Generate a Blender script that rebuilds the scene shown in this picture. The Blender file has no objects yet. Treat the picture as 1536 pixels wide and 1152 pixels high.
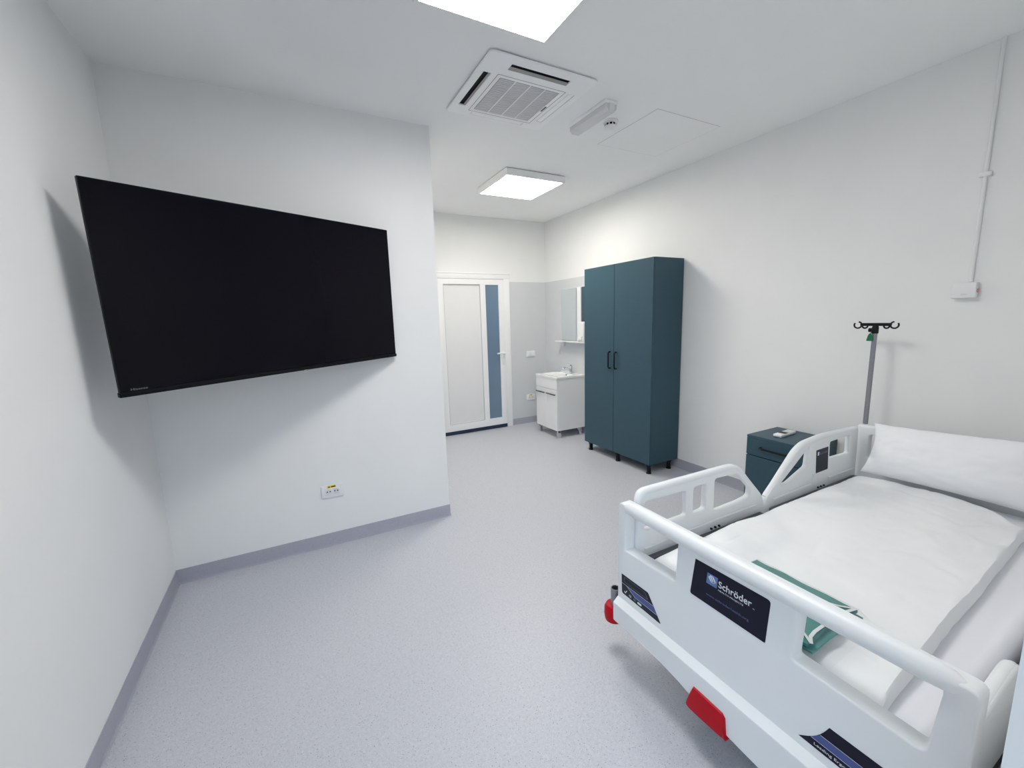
import bpy, bmesh, math, random
from mathutils import Vector, Matrix, noise

random.seed(4)
C = bpy.context.scene.collection
PI = math.pi

# ------------------------------------------------------------------ materials
def lin(c):
    out = []
    for v in c:
        v = v / 255.0
        out.append(v / 12.92 if v <= 0.04045 else ((v + 0.055) / 1.055) ** 2.4)
    return tuple(out)

def mat(name, rgb, rough=0.5, metal=0.0, spec=0.5, mottle=0.03, mscale=6.0, bump=0.0, bscale=200.0,
        coat=0.0, sheen=0.0):
    """principled material with a faint procedural mottling (rgb in sRGB 0-255)"""
    m = bpy.data.materials.new(name); m.use_nodes = True
    nt = m.node_tree; n = nt.nodes; b = n['Principled BSDF']
    r, g, bl = lin(rgb)
    tc = n.new('ShaderNodeTexCoord')
    nz = n.new('ShaderNodeTexNoise'); nz.inputs['Scale'].default_value = mscale; nz.inputs['Detail'].default_value = 3
    nt.links.new(tc.outputs['Object'], nz.inputs['Vector'])
    rp = n.new('ShaderNodeValToRGB')
    k0, k1 = 1 - mottle, 1 + mottle
    rp.color_ramp.elements[0].position = 0.3; rp.color_ramp.elements[1].position = 0.7
    rp.color_ramp.elements[0].color = (r * k0, g * k0, bl * k0, 1)
    rp.color_ramp.elements[1].color = (min(1, r * k1), min(1, g * k1), min(1, bl * k1), 1)
    nt.links.new(nz.outputs['Fac'], rp.inputs['Fac'])
    nt.links.new(rp.outputs['Color'], b.inputs['Base Color'])
    b.inputs['Roughness'].default_value = rough
    b.inputs['Metallic'].default_value = metal
    b.inputs['Specular IOR Level'].default_value = spec
    if coat: b.inputs['Coat Weight'].default_value = coat
    if sheen: b.inputs['Sheen Weight'].default_value = sheen
    if bump:
        n2 = n.new('ShaderNodeTexNoise'); n2.inputs['Scale'].default_value = bscale; n2.inputs['Detail'].default_value = 4
        nt.links.new(tc.outputs['Object'], n2.inputs['Vector'])
        bp = n.new('ShaderNodeBump'); bp.inputs['Strength'].default_value = bump; bp.inputs['Distance'].default_value = 0.002
        nt.links.new(n2.outputs['Fac'], bp.inputs['Height'])
        nt.links.new(bp.outputs['Normal'], b.inputs['Normal'])
    return m

def emit_mat(name, rgb, strength):
    m = bpy.data.materials.new(name); m.use_nodes = True
    nt = m.node_tree; n = nt.nodes
    n.remove(n['Principled BSDF'])
    e = n.new('ShaderNodeEmission'); e.inputs['Color'].default_value = (*rgb, 1); e.inputs['Strength'].default_value = strength
    nt.links.new(e.outputs[0], n['Material Output'].inputs['Surface'])
    return m

def floor_mat():
    m = mat('speckled_vinyl', (183, 183, 191), rough=0.42, spec=0.4)
    nt = m.node_tree; n = nt.nodes; b = n['Principled BSDF']
    tc = n.new('ShaderNodeTexCoord')
    base = n.new('ShaderNodeTexNoise'); base.inputs['Scale'].default_value = 90; base.inputs['Detail'].default_value = 3
    nt.links.new(tc.outputs['Object'], base.inputs['Vector'])
    r0 = n.new('ShaderNodeValToRGB')
    e = r0.color_ramp.elements
    e[0].position = 0.25; e[0].color = (*lin((187, 189, 196)), 1)
    e[1].position = 0.75; e[1].color = (*lin((200, 202, 209)), 1)
    nt.links.new(base.outputs['Fac'], r0.inputs['Fac'])
    prev = r0.outputs['Color']
    for scale, thr, col in ((210, 0.22, (150, 152, 172)), (170, 0.19, (222, 223, 228)), (75, 0.13, (122, 120, 126)), (60, 0.10, (150, 144, 132))):
        v = n.new('ShaderNodeTexVoronoi'); v.inputs['Scale'].default_value = scale
        nt.links.new(tc.outputs['Object'], v.inputs['Vector'])
        r = n.new('ShaderNodeValToRGB')
        r.color_ramp.elements[0].position = thr * 0.7; r.color_ramp.elements[0].color = (1, 1, 1, 1)
        r.color_ramp.elements[1].position = thr; r.color_ramp.elements[1].color = (0, 0, 0, 1)
        nt.links.new(v.outputs['Distance'], r.inputs['Fac'])
        mx = n.new('ShaderNodeMix'); mx.data_type = 'RGBA'
        nt.links.new(r.outputs['Color'], mx.inputs[0])
        nt.links.new(prev, mx.inputs[6])
        mx.inputs[7].default_value = (*lin(col), 1)
        prev = mx.outputs[2]
    nt.links.new(prev, b.inputs['Base Color'])
    return m

def film_mat(name):
    m = bpy.data.materials.new(name); m.use_nodes = True
    nt = m.node_tree; n = nt.nodes; n.remove(n['Principled BSDF'])
    t = n.new('ShaderNodeBsdfTransparent'); g = n.new('ShaderNodeBsdfGlossy'); g.inputs['Roughness'].default_value = 0.08
    lw = n.new('ShaderNodeLayerWeight'); lw.inputs['Blend'].default_value = 0.35
    tc = n.new('ShaderNodeTexCoord'); nz = n.new('ShaderNodeTexNoise'); nz.inputs['Scale'].default_value = 45
    nt.links.new(tc.outputs['Object'], nz.inputs['Vector'])
    bp = n.new('ShaderNodeBump'); bp.inputs['Strength'].default_value = 0.6; bp.inputs['Distance'].default_value = 0.004
    nt.links.new(nz.outputs['Fac'], bp.inputs['Height']); nt.links.new(bp.outputs['Normal'], g.inputs['Normal'])
    mp = n.new('ShaderNodeMapRange'); mp.inputs['To Min'].default_value = 0.03; mp.inputs['To Max'].default_value = 0.28
    nt.links.new(lw.outputs['Facing'], mp.inputs['Value'])
    mx = n.new('ShaderNodeMixShader')
    nt.links.new(mp.outputs['Result'], mx.inputs[0]); nt.links.new(t.outputs[0], mx.inputs[1]); nt.links.new(g.outputs[0], mx.inputs[2])
    nt.links.new(mx.outputs[0], n['Material Output'].inputs['Surface'])
    return m

M = dict(
    wall=mat('wall_paint', (235, 236, 236), 0.75, bump=0.05, bscale=300, mottle=0.012, mscale=3, spec=0.3),
    ceil=mat('ceiling_paint', (245, 246, 246), 0.85, mottle=0.01, mscale=2, spec=0.2),
    floor=floor_mat(),
    skirt=mat('baseboard_vinyl', (170, 171, 183), 0.5, mottle=0.05, mscale=120),
    dado=mat('grey_wall_panel', (208, 211, 214), 0.45, mottle=0.015),
    white=mat('white_lacquer', (232, 233, 234), 0.35, mottle=0.01),
    pvc=mat('white_pvc', (236, 237, 239), 0.35, mottle=0.01),
    door_panel=mat('door_panel_white', (224, 225, 227), 0.45, mottle=0.01),
    gap=mat('door_gap_navy', (24, 44, 72), 0.6),
    frost=mat('frosted_blue_glass', (108, 130, 153), 0.22, mottle=0.06, mscale=1.5, coat=0.3),
    teal=mat('teal_melamine', (52, 80, 93), 0.42, spec=0.3, mottle=0.03, mscale=30),
    tealedge=mat('teal_melamine_edge', (48, 72, 84), 0.45),
    black=mat('black_plastic', (9, 10, 14), 0.45, spec=0.25),
    blackm=mat('black_matte', (10, 10, 13), 0.7, spec=0.2),
    screen=mat('tv_glass', (10, 8, 17), 0.08, spec=0.12, mottle=0.0),
    tvframe=mat('tv_bezel', (8, 8, 12), 0.4, spec=0.2),
    tvtext=mat('tv_lettering', (120, 120, 128), 0.5),
    chrome=mat('chrome', (215, 217, 220), 0.12, metal=1.0),
    steel=mat('brushed_steel', (150, 150, 158), 0.38, metal=0.85, mottle=0.06, mscale=80),
    ceram=mat('white_ceramic', (240, 240, 240), 0.12, coat=0.4, mottle=0.005),
    mirror=mat('mirror_glass', (244, 250, 250), 0.02, metal=1.0, mottle=0.0),
    mirrordark=mat('mirror_panel_dark', (60, 84, 94), 0.2),
    bed=mat('bed_plastic', (230, 233, 235), 0.36, mottle=0.01),
    bedlow=mat('bed_plastic_grey', (214, 218, 222), 0.4, mottle=0.01),
    red=mat('red_plastic', (182, 0, 26), 0.45, spec=0.2),
    navy=mat('navy_sticker', (8, 11, 36), 0.4, spec=0.25, mottle=0.02),
    blue=mat('blue_stripe', (62, 80, 142), 0.35),
    charcoal=mat('charcoal_sticker', (28, 36, 48), 0.45, spec=0.25),
    greyline=mat('sticker_grey', (84, 92, 104), 0.5),
    ink=mat('sticker_white', (222, 226, 232), 0.4),
    inkdim=mat('sticker_dim_blue', (84, 92, 138), 0.4),
    emblem=mat('emblem_blue', (84, 118, 170), 0.35),
    sheet=mat('white_sheet', (233, 234, 240), 0.85, bump=0.1, bscale=500, sheen=0.2, mottle=0.008),
    duvet=mat('white_duvet_cotton', (232, 234, 236), 0.9, bump=0.15, bscale=600, sheen=0.2, mottle=0.012),
    pillow=mat('white_pillowcase', (238, 240, 244), 0.85, bump=0.1, bscale=500, sheen=0.2, mottle=0.008),
    tealcloth=mat('teal_cloth', (64, 132, 128), 0.6, mottle=0.08, mscale=25, bump=0.2, bscale=400),
    strap=mat('white_tape', (216, 222, 222), 0.6),
    film=film_mat('clear_wrap'),
    green=mat('green_tag', (0, 104, 66), 0.5),
    yellow=mat('yellow_sticker', (222, 204, 50), 0.5),
    acw=mat('aircon_white', (246, 247, 248), 0.4, mottle=0.01),
    acg=mat('aircon_grille', (214, 214, 216), 0.6, mottle=0.02),
    acd=mat('vent_shade', (16, 15, 22), 0.8),
    lampw=mat('lamp_housing', (244, 244, 243), 0.4, mottle=0.01),
    greyclear=mat('emergency_diffuser', (216, 216, 219), 0.3, mottle=0.02),
    crevice=mat('painted_shadow_gap', (120, 120, 122), 0.8),
    hatchline=mat('hatch_seam', (204, 205, 206), 0.8),
    darkgap=mat('painted_gap_shade', (50, 50, 54), 0.9),
    flap=mat('aircon_flap', (160, 156, 156), 0.5),
    acb=mat('grille_gap_shade', (150, 150, 153), 0.7),
    handlem=mat('dark_chrome', (120, 120, 126), 0.25, metal=1.0),
    gapgrey=mat('door_gap_shade', (186, 187, 190), 0.7),
    track=mat('rail_gap_grey', (84, 86, 90), 0.5),
    pink=mat('red_button', (214, 120, 120), 0.4),
)
LAMP = emit_mat('led_panel_main', (1.0, 0.975, 0.95), 30.0)
LAMP2 = emit_mat('led_panel_entrance', (1.0, 0.945, 0.85), 32.0)

# ------------------------------------------------------------------ object helpers
def thing(name, label, cat, loc=(0, 0, 0), group=None):
    o = bpy.data.objects.new(name, None); C.objects.link(o)
    o.location = loc; o.empty_display_size = 0.05
    o['label'] = label; o['category'] = cat
    if group: o['group'] = group
    return o

def rootloc(p):
    v = Vector((0, 0, 0))
    while p is not None:
        v = v + Vector(p.location); p = p.parent
    return v

def obj(name, bm, mats, parent=None, smooth=False, loc=None, label=None):
    """one mesh object; bm is in world coordinates"""
    me = bpy.data.meshes.new(name)
    org = Vector(loc) if loc is not None else Vector((0, 0, 0))
    off = rootloc(parent) + org
    bmesh.ops.translate(bm, verts=bm.verts, vec=-off)
    bmesh.ops.recalc_face_normals(bm, faces=bm.faces)
    bm.to_mesh(me); bm.free()
    for m in (mats if isinstance(mats, (list, tuple)) else [mats]): me.materials.append(m)
    if smooth:
        for p in me.polygons: p.use_smooth = True
        try: me.set_sharp_from_angle(angle=math.radians(38))
        except Exception: pass
    o = bpy.data.objects.new(name, me); C.objects.link(o)
    o.location = org; o.parent = parent
    if label: o['label'] = label
    return o

def single(name, bm, mats, label, cat, loc, smooth=False, group=None):
    o = obj(name, bm, mats, None, smooth, loc)
    o['label'] = label; o['category'] = cat
    if group: o['group'] = group
    return o

def struct(name, bm, mats, parent=None, smooth=False):
    o = obj(name, bm, mats, parent, smooth)
    if parent is None: o['kind'] = 'structure'
    return o

def B(): return bmesh.new()

def box(bm, x0, x1, y0, y1, z0, z1, bev=0.0, seg=2, mi=0):
    g = bmesh.ops.create_cube(bm, size=1.0)
    vs = g['verts']
    for v in vs:
        v.co = Vector(((x0 + x1) / 2 + v.co.x * (x1 - x0), (y0 + y1) / 2 + v.co.y * (y1 - y0), (z0 + z1) / 2 + v.co.z * (z1 - z0)))
    fs = list({f for v in vs for f in v.link_faces})
    if bev > 0:
        es = list({e for v in vs for e in v.link_edges})
        r = bmesh.ops.bevel(bm, geom=es, offset=bev, segments=seg, profile=0.5, affect='EDGES')
        fs = list({f for f in r['faces']} | {f for f in fs if f.is_valid})
    for f in fs:
        if f.is_valid: f.material_index = mi
    return bm

def cyl(bm, p0, p1, r0, r1=None, seg=24, mi=0, cap=True):
    p0, p1 = Vector(p0), Vector(p1); d = p1 - p0
    r1 = r0 if r1 is None else r1
    q = d.to_track_quat('Z', 'Y').to_matrix()
    ra = [bm.verts.new(p0 + q @ Vector((r0 * math.cos(2 * PI * i / seg), r0 * math.sin(2 * PI * i / seg), 0))) for i in range(seg)]
    rb = [bm.verts.new(p1 + q @ Vector((r1 * math.cos(2 * PI * i / seg), r1 * math.sin(2 * PI * i / seg), 0))) for i in range(seg)]
    for i in range(seg):
        f = bm.faces.new((ra[i], ra[(i + 1) % seg], rb[(i + 1) % seg], rb[i])); f.material_index = mi
    if cap:
        bm.faces.new(list(reversed(ra))).material_index = mi
        bm.faces.new(rb).material_index = mi
    return bm

def ringpipe(bm, p0, p1, ro, ri, seg=24):
    """open tube with a wall"""
    p0, p1 = Vector(p0), Vector(p1); q = (p1 - p0).to_track_quat('Z', 'Y').to_matrix()
    R = []
    for p, r in ((p0, ro), (p1, ro), (p1, ri), (p0, ri)):
        R.append([bm.verts.new(p + q @ Vector((r * math.cos(2 * PI * i / seg), r * math.sin(2 * PI * i / seg), 0))) for i in range(seg)])
    for k in range(4):
        a, b = R[k], R[(k + 1) % 4]
        for i in range(seg): bm.faces.new((a[i], a[(i + 1) % seg], b[(i + 1) % seg], b[i]))
    return bm

def lathe(bm, c, prof, seg=28, axis='Z', mi=0):
    """prof: list of (r, h) along the axis from c"""
    c = Vector(c); rings = []
    def P(r, h, a):
        x, y = r * math.cos(a), r * math.sin(a)
        return c + (Vector((x, y, h)) if axis == 'Z' else Vector((h, x, y)) if axis == 'X' else Vector((x, h, y)))
    for r, h in prof:
        rings.append([bm.verts.new(P(max(r, 1e-5), h, 2 * PI * i / seg)) for i in range(seg)])
    for a, b in zip(rings, rings[1:]):
        for i in range(seg):
            bm.faces.new((a[i], a[(i + 1) % seg], b[(i + 1) % seg], b[i])).material_index = mi
    bm.faces.new(list(reversed(rings[0]))).material_index = mi
    bm.faces.new(rings[-1]).material_index = mi
    return bm

def sweep(bm, pts, r, seg=12, ry=None, up=Vector((0, 0, 1)), mi=0, cap=True):
    """tube along a polyline; r may be a list; ry = second radius factor"""
    pts = [Vector(p) for p in pts]; n = len(pts); rings = []
    for i, p in enumerate(pts):
        t = (pts[min(i + 1, n - 1)] - pts[max(i - 1, 0)]).normalized()
        s = t.cross(up)
        if s.length < 1e-4: s = t.cross(Vector((1, 0, 0)))
        s.normalize(); u = s.cross(t)
        rr = r[i] if isinstance(r, (list, tuple)) else r
        rv = rr if ry is None else rr * ry
        rings.append([bm.verts.new(p + s * rr * math.cos(2 * PI * k / seg) + u * rv * math.sin(2 * PI * k / seg)) for k in range(seg)])
    for a, b in zip(rings, rings[1:]):
        for k in range(seg): bm.faces.new((a[k], a[(k + 1) % seg], b[(k + 1) % seg], b[k])).material_index = mi
    if cap:
        bm.faces.new(list(reversed(rings[0]))).material_index = mi; bm.faces.new(rings[-1]).material_index = mi
    return bm

def loft(bm, secs, mi=0):
    R = [[bm.verts.new(Vector(p)) for p in s] for s in secs]; n = len(R[0])
    for a, b in zip(R, R[1:]):
        for k in range(n): bm.faces.new((a[k], a[(k + 1) % n], b[(k + 1) % n], b[k])).material_index = mi
    bm.faces.new(list(reversed(R[0]))).material_index = mi; bm.faces.new(R[-1]).material_index = mi
    return bm

def rounded(poly, r, n=5):
    """round the corners of a 2D polygon; r scalar or list"""
    out = []; L = len(poly)
    for i, p in enumerate(poly):
        a = Vector(poly[i - 1]); b = Vector(p); c = Vector(poly[(i + 1) % L])
        rr = r[i] if isinstance(r, (list, tuple)) else r
        d1, d2 = (a - b), (c - b)
        l = min(rr, d1.length * 0.45, d2.length * 0.45)
        if l < 1e-5: out.append(tuple(b)); continue
        s, e = b + d1.normalized() * l, b + d2.normalized() * l
        for k in range(n + 1):
            t = k / n
            q = s * (1 - t) ** 2 + b * 2 * t * (1 - t) + e * t * t
            out.append((q.x, q.y))
    return out

def curve_bm(outline, holes=(), t=0.03, bev=0.005, bres=3):
    """flat 2D outline with holes -> solid plate (local u, v, w) with rounded rims, thickness t centred on w=0"""
    cu = bpy.data.curves.new('tmp', 'CURVE'); cu.dimensions = '2D'; cu.fill_mode = 'BOTH'
    for pl in [outline] + list(holes):
        s = cu.splines.new('POLY'); s.points.add(len(pl) - 1)
        for q, p in zip(s.points, pl): q.co = (p[0], p[1], 0, 1)
        s.use_cyclic_u = True
    cu.extrude = max(t / 2 - bev, 0.0); cu.bevel_depth = bev; cu.bevel_resolution = bres; cu.offset = -bev
    o = bpy.data.objects.new('tmp', cu); C.objects.link(o)
    dg = bpy.context.evaluated_depsgraph_get(); dg.update()
    me = bpy.data.meshes.new_from_object(o.evaluated_get(dg))
    bm = B(); bm.from_mesh(me)
    bpy.data.objects.remove(o); bpy.data.curves.remove(cu); bpy.data.meshes.remove(me)
    bmesh.ops.remove_doubles(bm, verts=bm.verts, dist=1e-5)
    return bm

def place(bm, fn):
    for v in bm.verts: v.co = Vector(fn(v.co.x, v.co.y, v.co.z))
    return bm

def merge(bm, other, mi=None):
    me = bpy.data.meshes.new('tmp')
    if mi is not None:
        for f in other.faces: f.material_index = mi
    other.to_mesh(me); other.free()
    bm.from_mesh(me); bpy.data.meshes.remove(me)
    return bm

def plate(bm, pts, fn, t=0.0006, w0=0.0, mi=0):
    """thin sticker prism: pts 2D, fn maps (u, v, w) to world"""
    a = [bm.verts.new(Vector(fn(u, v, w0))) for u, v in pts]
    b = [bm.verts.new(Vector(fn(u, v, w0 + t))) for u, v in pts]
    n = len(pts)
    bm.faces.new(list(reversed(a))).material_index = mi; bm.faces.new(b).material_index = mi
    for i in range(n): bm.faces.new((a[i], a[(i + 1) % n], b[(i + 1) % n], b[i])).material_index = mi
    return bm

def text_bm(s, width=None, height=None, align='LEFT', ext=0.0003, bold=0.0, spacing=1.0):
    """letters as a mesh in local (u, v, w); scaled to a cap height and/or width"""
    cu = bpy.data.curves.new('tmp', 'FONT'); cu.body = s; cu.size = 1.0; cu.align_x = 'LEFT'
    cu.offset = bold; cu.space_character = spacing; cu.resolution_u = 3
    o = bpy.data.objects.new('tmp', cu); C.objects.link(o)
    dg = bpy.context.evaluated_depsgraph_get(); dg.update()
    me = bpy.data.meshes.new_from_object(o.evaluated_get(dg))
    bm = B(); bm.from_mesh(me)
    bpy.data.objects.remove(o); bpy.data.curves.remove(cu); bpy.data.meshes.remove(me)
    xs = [v.co.x for v in bm.verts]; x0, x1 = min(xs), max(xs)
    cap = 0.70
    sx = width / (x1 - x0) if width else None
    sy = height / cap if height else None
    sx = sx or sy; sy = sy or sx
    for v in bm.verts: v.co = Vector(((v.co.x - x0) * sx, v.co.y * sy, ext))
    r = bmesh.ops.extrude_face_region(bm, geom=list(bm.faces))
    for g in r['geom']:
        if isinstance(g, bmesh.types.BMVert): g.co.z = 0.0
    return bm

# ------------------------------------------------------------------ room
H = 2.8035; YT = 2.9406; XT = 1.6958; YB = 5.1137; W = 3.9939; SK = 0.0906
YN = 0.13; YO = -0.32

bm = B(); box(bm, -0.2, W + 0.2, YO - 0.9, YB + 0.2, -0.12, 0.0); struct('floor', bm, M['floor'])
bm = B(); box(bm, -0.2, W + 0.2, YO, YB + 0.2, H, H + 0.12); struct('ceiling', bm, M['ceil'])
bm = B(); box(bm, -0.2, 0.0, YO, YT, 0, H); struct('wall_left', bm, M['wall'])
bm = B(); box(bm, -0.2, XT, YT, YB + 0.2, 0, H); struct('wall_front', bm, M['wall'])
bm = B(); box(bm, XT, W + 0.2, YB, YB + 0.2, 0, H); struct('wall_back', bm, M['wall'])
bm = B(); box(bm, W, W + 0.2, YO, YB, 0, H); struct('wall_right', bm, M['wall'])
# wall on the window side: a solid pier right of the opening and a lintel over it
bm = B(); box(bm, 1.60, W, YO, YN, 0, H); struct('wall_near', bm, M['wall'])
bm = B(); box(bm, 0.0, 1.60, YO, YN, 2.40, H); struct('wall_lintel', bm, M['wall'])

def skirt(name, pts):
    """coved vinyl base along a polyline of (point, inward normal)"""
    prof = [(0.0, SK), (0.0035, SK), (0.004, 0.012), (0.006, 0.004), (0.012, 0.0008), (0.012, 0.0), (0.0, 0.0)]
    secs = []
    for (x, y, nx, ny) in pts: secs.append([(x + nx * d, y + ny * d, z) for d, z in prof])
    bm = B(); loft(bm, secs)
    struct(name, bm, M['skirt'])
e = 0.0
skirt('baseboard_left', [(0, YO, 1, 0), (0, YT, 1, -1)])
skirt('baseboard_front', [(0, YT, 1, -1), (XT, YT, 1, -1)])
skirt('baseboard_corridor', [(XT, YT, 1, -1), (XT, YB, 1, -1)])
skirt('baseboard_back', [(3.405, YB, 0, -1), (W, YB, -1, -1)])
skirt('baseboard_right', [(W, YN, -1, 1), (W, YB, -1, -1)])
skirt('baseboard_near', [(1.60, YN, 0, 1), (W, YN, -1, 1)])

# grey wainscot panels around the wash corner
bm = B(); box(bm, 3.405, W, YB - 0.006, YB, SK, 1.993, 0.001); struct('trim_1', bm, M['dado'])
bm = B(); box(bm, W - 0.006, W, 3.30, YB - 0.006, SK, 1.993, 0.001); struct('trim_2', bm, M['dado'])

# ------------------------------------------------------------------ door with glass strip
dr = bpy.data.objects.new('door_1', None); C.objects.link(dr); dr.location = (2.85, YB, 0); dr['kind'] = 'structure'
FX0, FX1, LX0, LX1 = 2.30, 3.405, 2.39, 3.312
bm = B()
box(bm, FX0, LX0 - 0.006, YB - 0.022, YB, 0, 2.03, 0.004)
box(bm, LX1 + 0.006, FX1, YB - 0.022, YB, 0, 2.03, 0.004)
box(bm, FX0, FX1, YB - 0.022, YB, 2.025, 2.097, 0.004)
box(bm, FX0 - 0.012, FX1 + 0.006, YB - 0.028, YB, 2.085, 2.100, 0.003)
obj('door_frame', bm, M['pvc'], dr, True)
bm = B(); box(bm, LX0 - 0.01, LX1 + 0.01, YB - 0.012, YB - 0.002, 0.05, 2.03); obj('door_gap_shade', bm, M['gapgrey'], dr)  # grey sheet behind the leaf paints the shadow gap to the frame
yl = YB - 0.034
outer = [(LX0, 0.052), (LX1, 0.052), (LX1, 2.018), (LX0, 2.018)]
hole1 = [(2.47, 0.150), (2.47, 1.950), (2.962, 1.950), (2.962, 0.150)]
hole2 = [(3.042, 0.150), (3.042, 1.946), (3.232, 1.946), (3.232, 0.150)]
bm = curve_bm(outer, [hole1, hole2], t=0.030, bev=0.004, bres=2)
place(bm, lambda u, v, w: (u, yl + 0.012 + w, v))
leaf = obj('door_leaf', bm, M['pvc'], dr, True)
def bead(name, x0, x1, z0, z1, m):
    bm = B(); k = 0.004; ya, yb = yl - 0.0045, yl + 0.004
    box(bm, x0 - k, x0, ya, yb, z0 - k, z1 + k); box(bm, x1, x1 + k, ya, yb, z0 - k, z1 + k)
    box(bm, x0, x1, ya, yb, z0 - k, z0); box(bm, x0, x1, ya, yb, z1, z1 + k)
    return obj(name, bm, m, dr)
bead('panel_bead', 2.47, 2.962, 0.150, 1.950, M['gapgrey'])  # grey strips paint the thin groove around the panel
bm = B(); box(bm, 2.45, 2.98, yl + 0.016, yl + 0.024, 0.13, 1.97)
obj('door_panel', bm, M['door_panel'], dr)
bm = B(); box(bm, 3.03, 3.245, yl + 0.014, yl + 0.022, 0.14, 1.96)
obj('glass_pane', bm, M['frost'], dr, label='frosted blue glass strip')
bm = B(); box(bm, LX0, LX1, YB - 0.026, YB - 0.004, 0.004, 0.0515); obj('door_gap_strip', bm, M['gap'], dr)  # dark navy strip stands in for the gap under the leaf
bm = B()
box(bm, 3.262, 3.292, yl - 0.012, yl - 0.002, 0.88, 1.07, 0.004)
cyl(bm, (3.277, yl - 0.004, 1.040), (3.277, yl - 0.052, 1.040), 0.010)
sweep(bm, [(3.285, yl - 0.05, 1.040), (3.23, yl - 0.052, 1.042), (3.165, yl - 0.048, 1.042)], 0.010)
cyl(bm, (3.277, yl - 0.004, 0.93), (3.277, yl - 0.016, 0.93), 0.010)
obj('door_handle', bm, M['white'], dr, True)

# ------------------------------------------------------------------ television on a corner bracket
tvc = Vector((0.7334, 2.5248, 1.6665)); yaw, tilt, roll = 0.5307, 0.0268, 0.0247
ax = Vector((math.cos(yaw), math.sin(yaw), 0)); up0 = Vector((0, 0, 1)); nn = ax.cross(up0)   # nn towards the room
up1 = math.cos(tilt) * up0 + math.sin(tilt) * nn
a2 = math.cos(roll) * ax + math.sin(roll) * up1
u2 = -math.sin(roll) * ax + math.cos(roll) * up1
n2 = a2.cross(u2)
def TV(u, v, w): return tvc + a2 * u + u2 * v + n2 * w
tv = thing('television', 'large black flat television angled out from the corner left of the doorway', 'television', tuple(tvc))
tw, th = 1.45, 0.82
bm = B(); box(bm, -tw / 2, tw / 2, -th / 2, th / 2, -0.022, -0.001, 0.003); place(bm, TV)
obj('housing', bm, M['tvframe'], tv, True)
bm = B(); box(bm, -tw / 2 + 0.004, tw / 2 - 0.004, -th / 2 + 0.016, th / 2 - 0.004, -0.002, 0.0); place(bm, TV)
obj('screen', bm, M['screen'], tv)
bm = B(); box(bm, -tw / 2 - 0.003, tw / 2 + 0.003, -th / 2 - 0.007, -th / 2 + 0.013, -0.024, 0.003, 0.003); place(bm, TV)
bez = obj('lower_bezel', bm, M['tvframe'], tv, True)
bm = text_bm('Hisense', width=0.055, height=0.009)
place(bm, lambda u, v, w: TV(-tw / 2 + 0.035 + u, -th / 2 + 0.017 + v, 0.0003 + w)); obj('lettering', bm, M['tvtext'], tv)
bm = B(); box(bm, -0.012, 0.012, -th / 2 - 0.012, -th / 2 - 0.004, -0.010, 0.004, 0.002); place(bm, lambda u, v, w: TV(u + 0.06, v, w))
obj('sensor', bm, M['chrome'], tv, True)
bm = B(); box(bm, -0.42, 0.42, -0.34, 0.10, -0.048, -0.02, 0.01); place(bm, TV); obj('rear_cover', bm, M['blackm'], tv, True)
bm = B()
box(bm, -0.22, 0.22, -0.20, 0.20, -0.062, -0.046, 0.003); place(bm, TV)
c0 = TV(0, 0, -0.06); cw = Vector((0.62, YT - 0.012, c0.z))
sweep(bm, [c0, (c0 + cw) / 2 + Vector((-0.10, 0, 0)), cw], 0.022)
box(bm, 0.50, 0.74, YT - 0.02, YT - 0.002, c0.z - 0.12, c0.z + 0.12, 0.003)
obj('wall_mount', bm, M['blackm'], tv, True)

# ------------------------------------------------------------------ wall sockets and switch
def outlet(name, label, cx, z0, z1, wdt, ywall, sticker=True):
    t = thing(name, label, 'power outlet', (cx, ywall, (z0 + z1) / 2))
    h = z1 - z0; zc = (z0 + z1) / 2
    bm = B(); box(bm, cx - wdt / 2, cx + wdt / 2, ywall - 0.012, ywall - 0.0005, z0, z1, 0.005, 3)
    obj('cover_plate', bm, M['white'], t, True)
    r = min(h * 0.24, wdt * 0.17)
    for s in (-1, 1):
        x = cx + s * r * 1.12
        bm = B(); box(bm, x - r * 1.05, x + r * 1.05, ywall - 0.0145, ywall - 0.011, zc - r * 1.15, zc + r * 1.05, 0.002)
        so = obj('socket', bm, M['white'], t, True)
        bm = B(); cyl(bm, (x, ywall - 0.0152, zc - r * 0.05), (x, ywall - 0.0140, zc - r * 0.05), r * 0.9, seg=28)
        hw = obj('socket_well', bm, M['greyclear'], so, True)
        for k in (-1, 1):
            cx2 = x + k * r * 0.42
            bm = B(); cyl(bm, (cx2, ywall - 0.0160, zc), (cx2, ywall - 0.0150, zc), r * 0.2, seg=12)
            obj('pin_hole', bm, M['blackm'], so)
    if sticker:
        bm = B(); fn = lambda u, v, w: (cx + u, ywall - 0.0122 - w, zc + v)
        a, b, c, d = -wdt * 0.22, wdt * 0.17, h * 0.27, h * 0.47
        plate(bm, [(a, c), (b, c), (b, d), (a, d)], fn, 0.0004, 0, 0)
        plate(bm, [(a + 0.3 * (b - a) * 0.25, c + 0.2 * (d - c)), (a + (b - a) * 0.32, c + 0.2 * (d - c)), (a + (b - a) * 0.2, d - 0.2 * (d - c))], fn, 0.0003, 0.0004, 1)
        plate(bm, [(a + (b - a) * 0.46, c + 0.3 * (d - c)), (b - (b - a) * 0.06, c + 0.3 * (d - c)), (b - (b - a) * 0.06, d - 0.3 * (d - c)), (a + (b - a) * 0.46, d - 0.3 * (d - c))], fn, 0.0003, 0.0004, 1)
        obj('sticker', bm, [M['yellow'], M['blackm']], t, label='yellow warning sticker')
    return t
outlet('power_outlet', 'white double power outlet with yellow sticker low under the television', 0.880, 0.345, 0.432, 0.138, YT)
outlet('power_outlet', 'white double power outlet low on grey panel between door and washbasin', 3.708, 0.335, 0.420, 0.135, YB - 0.006)
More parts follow.
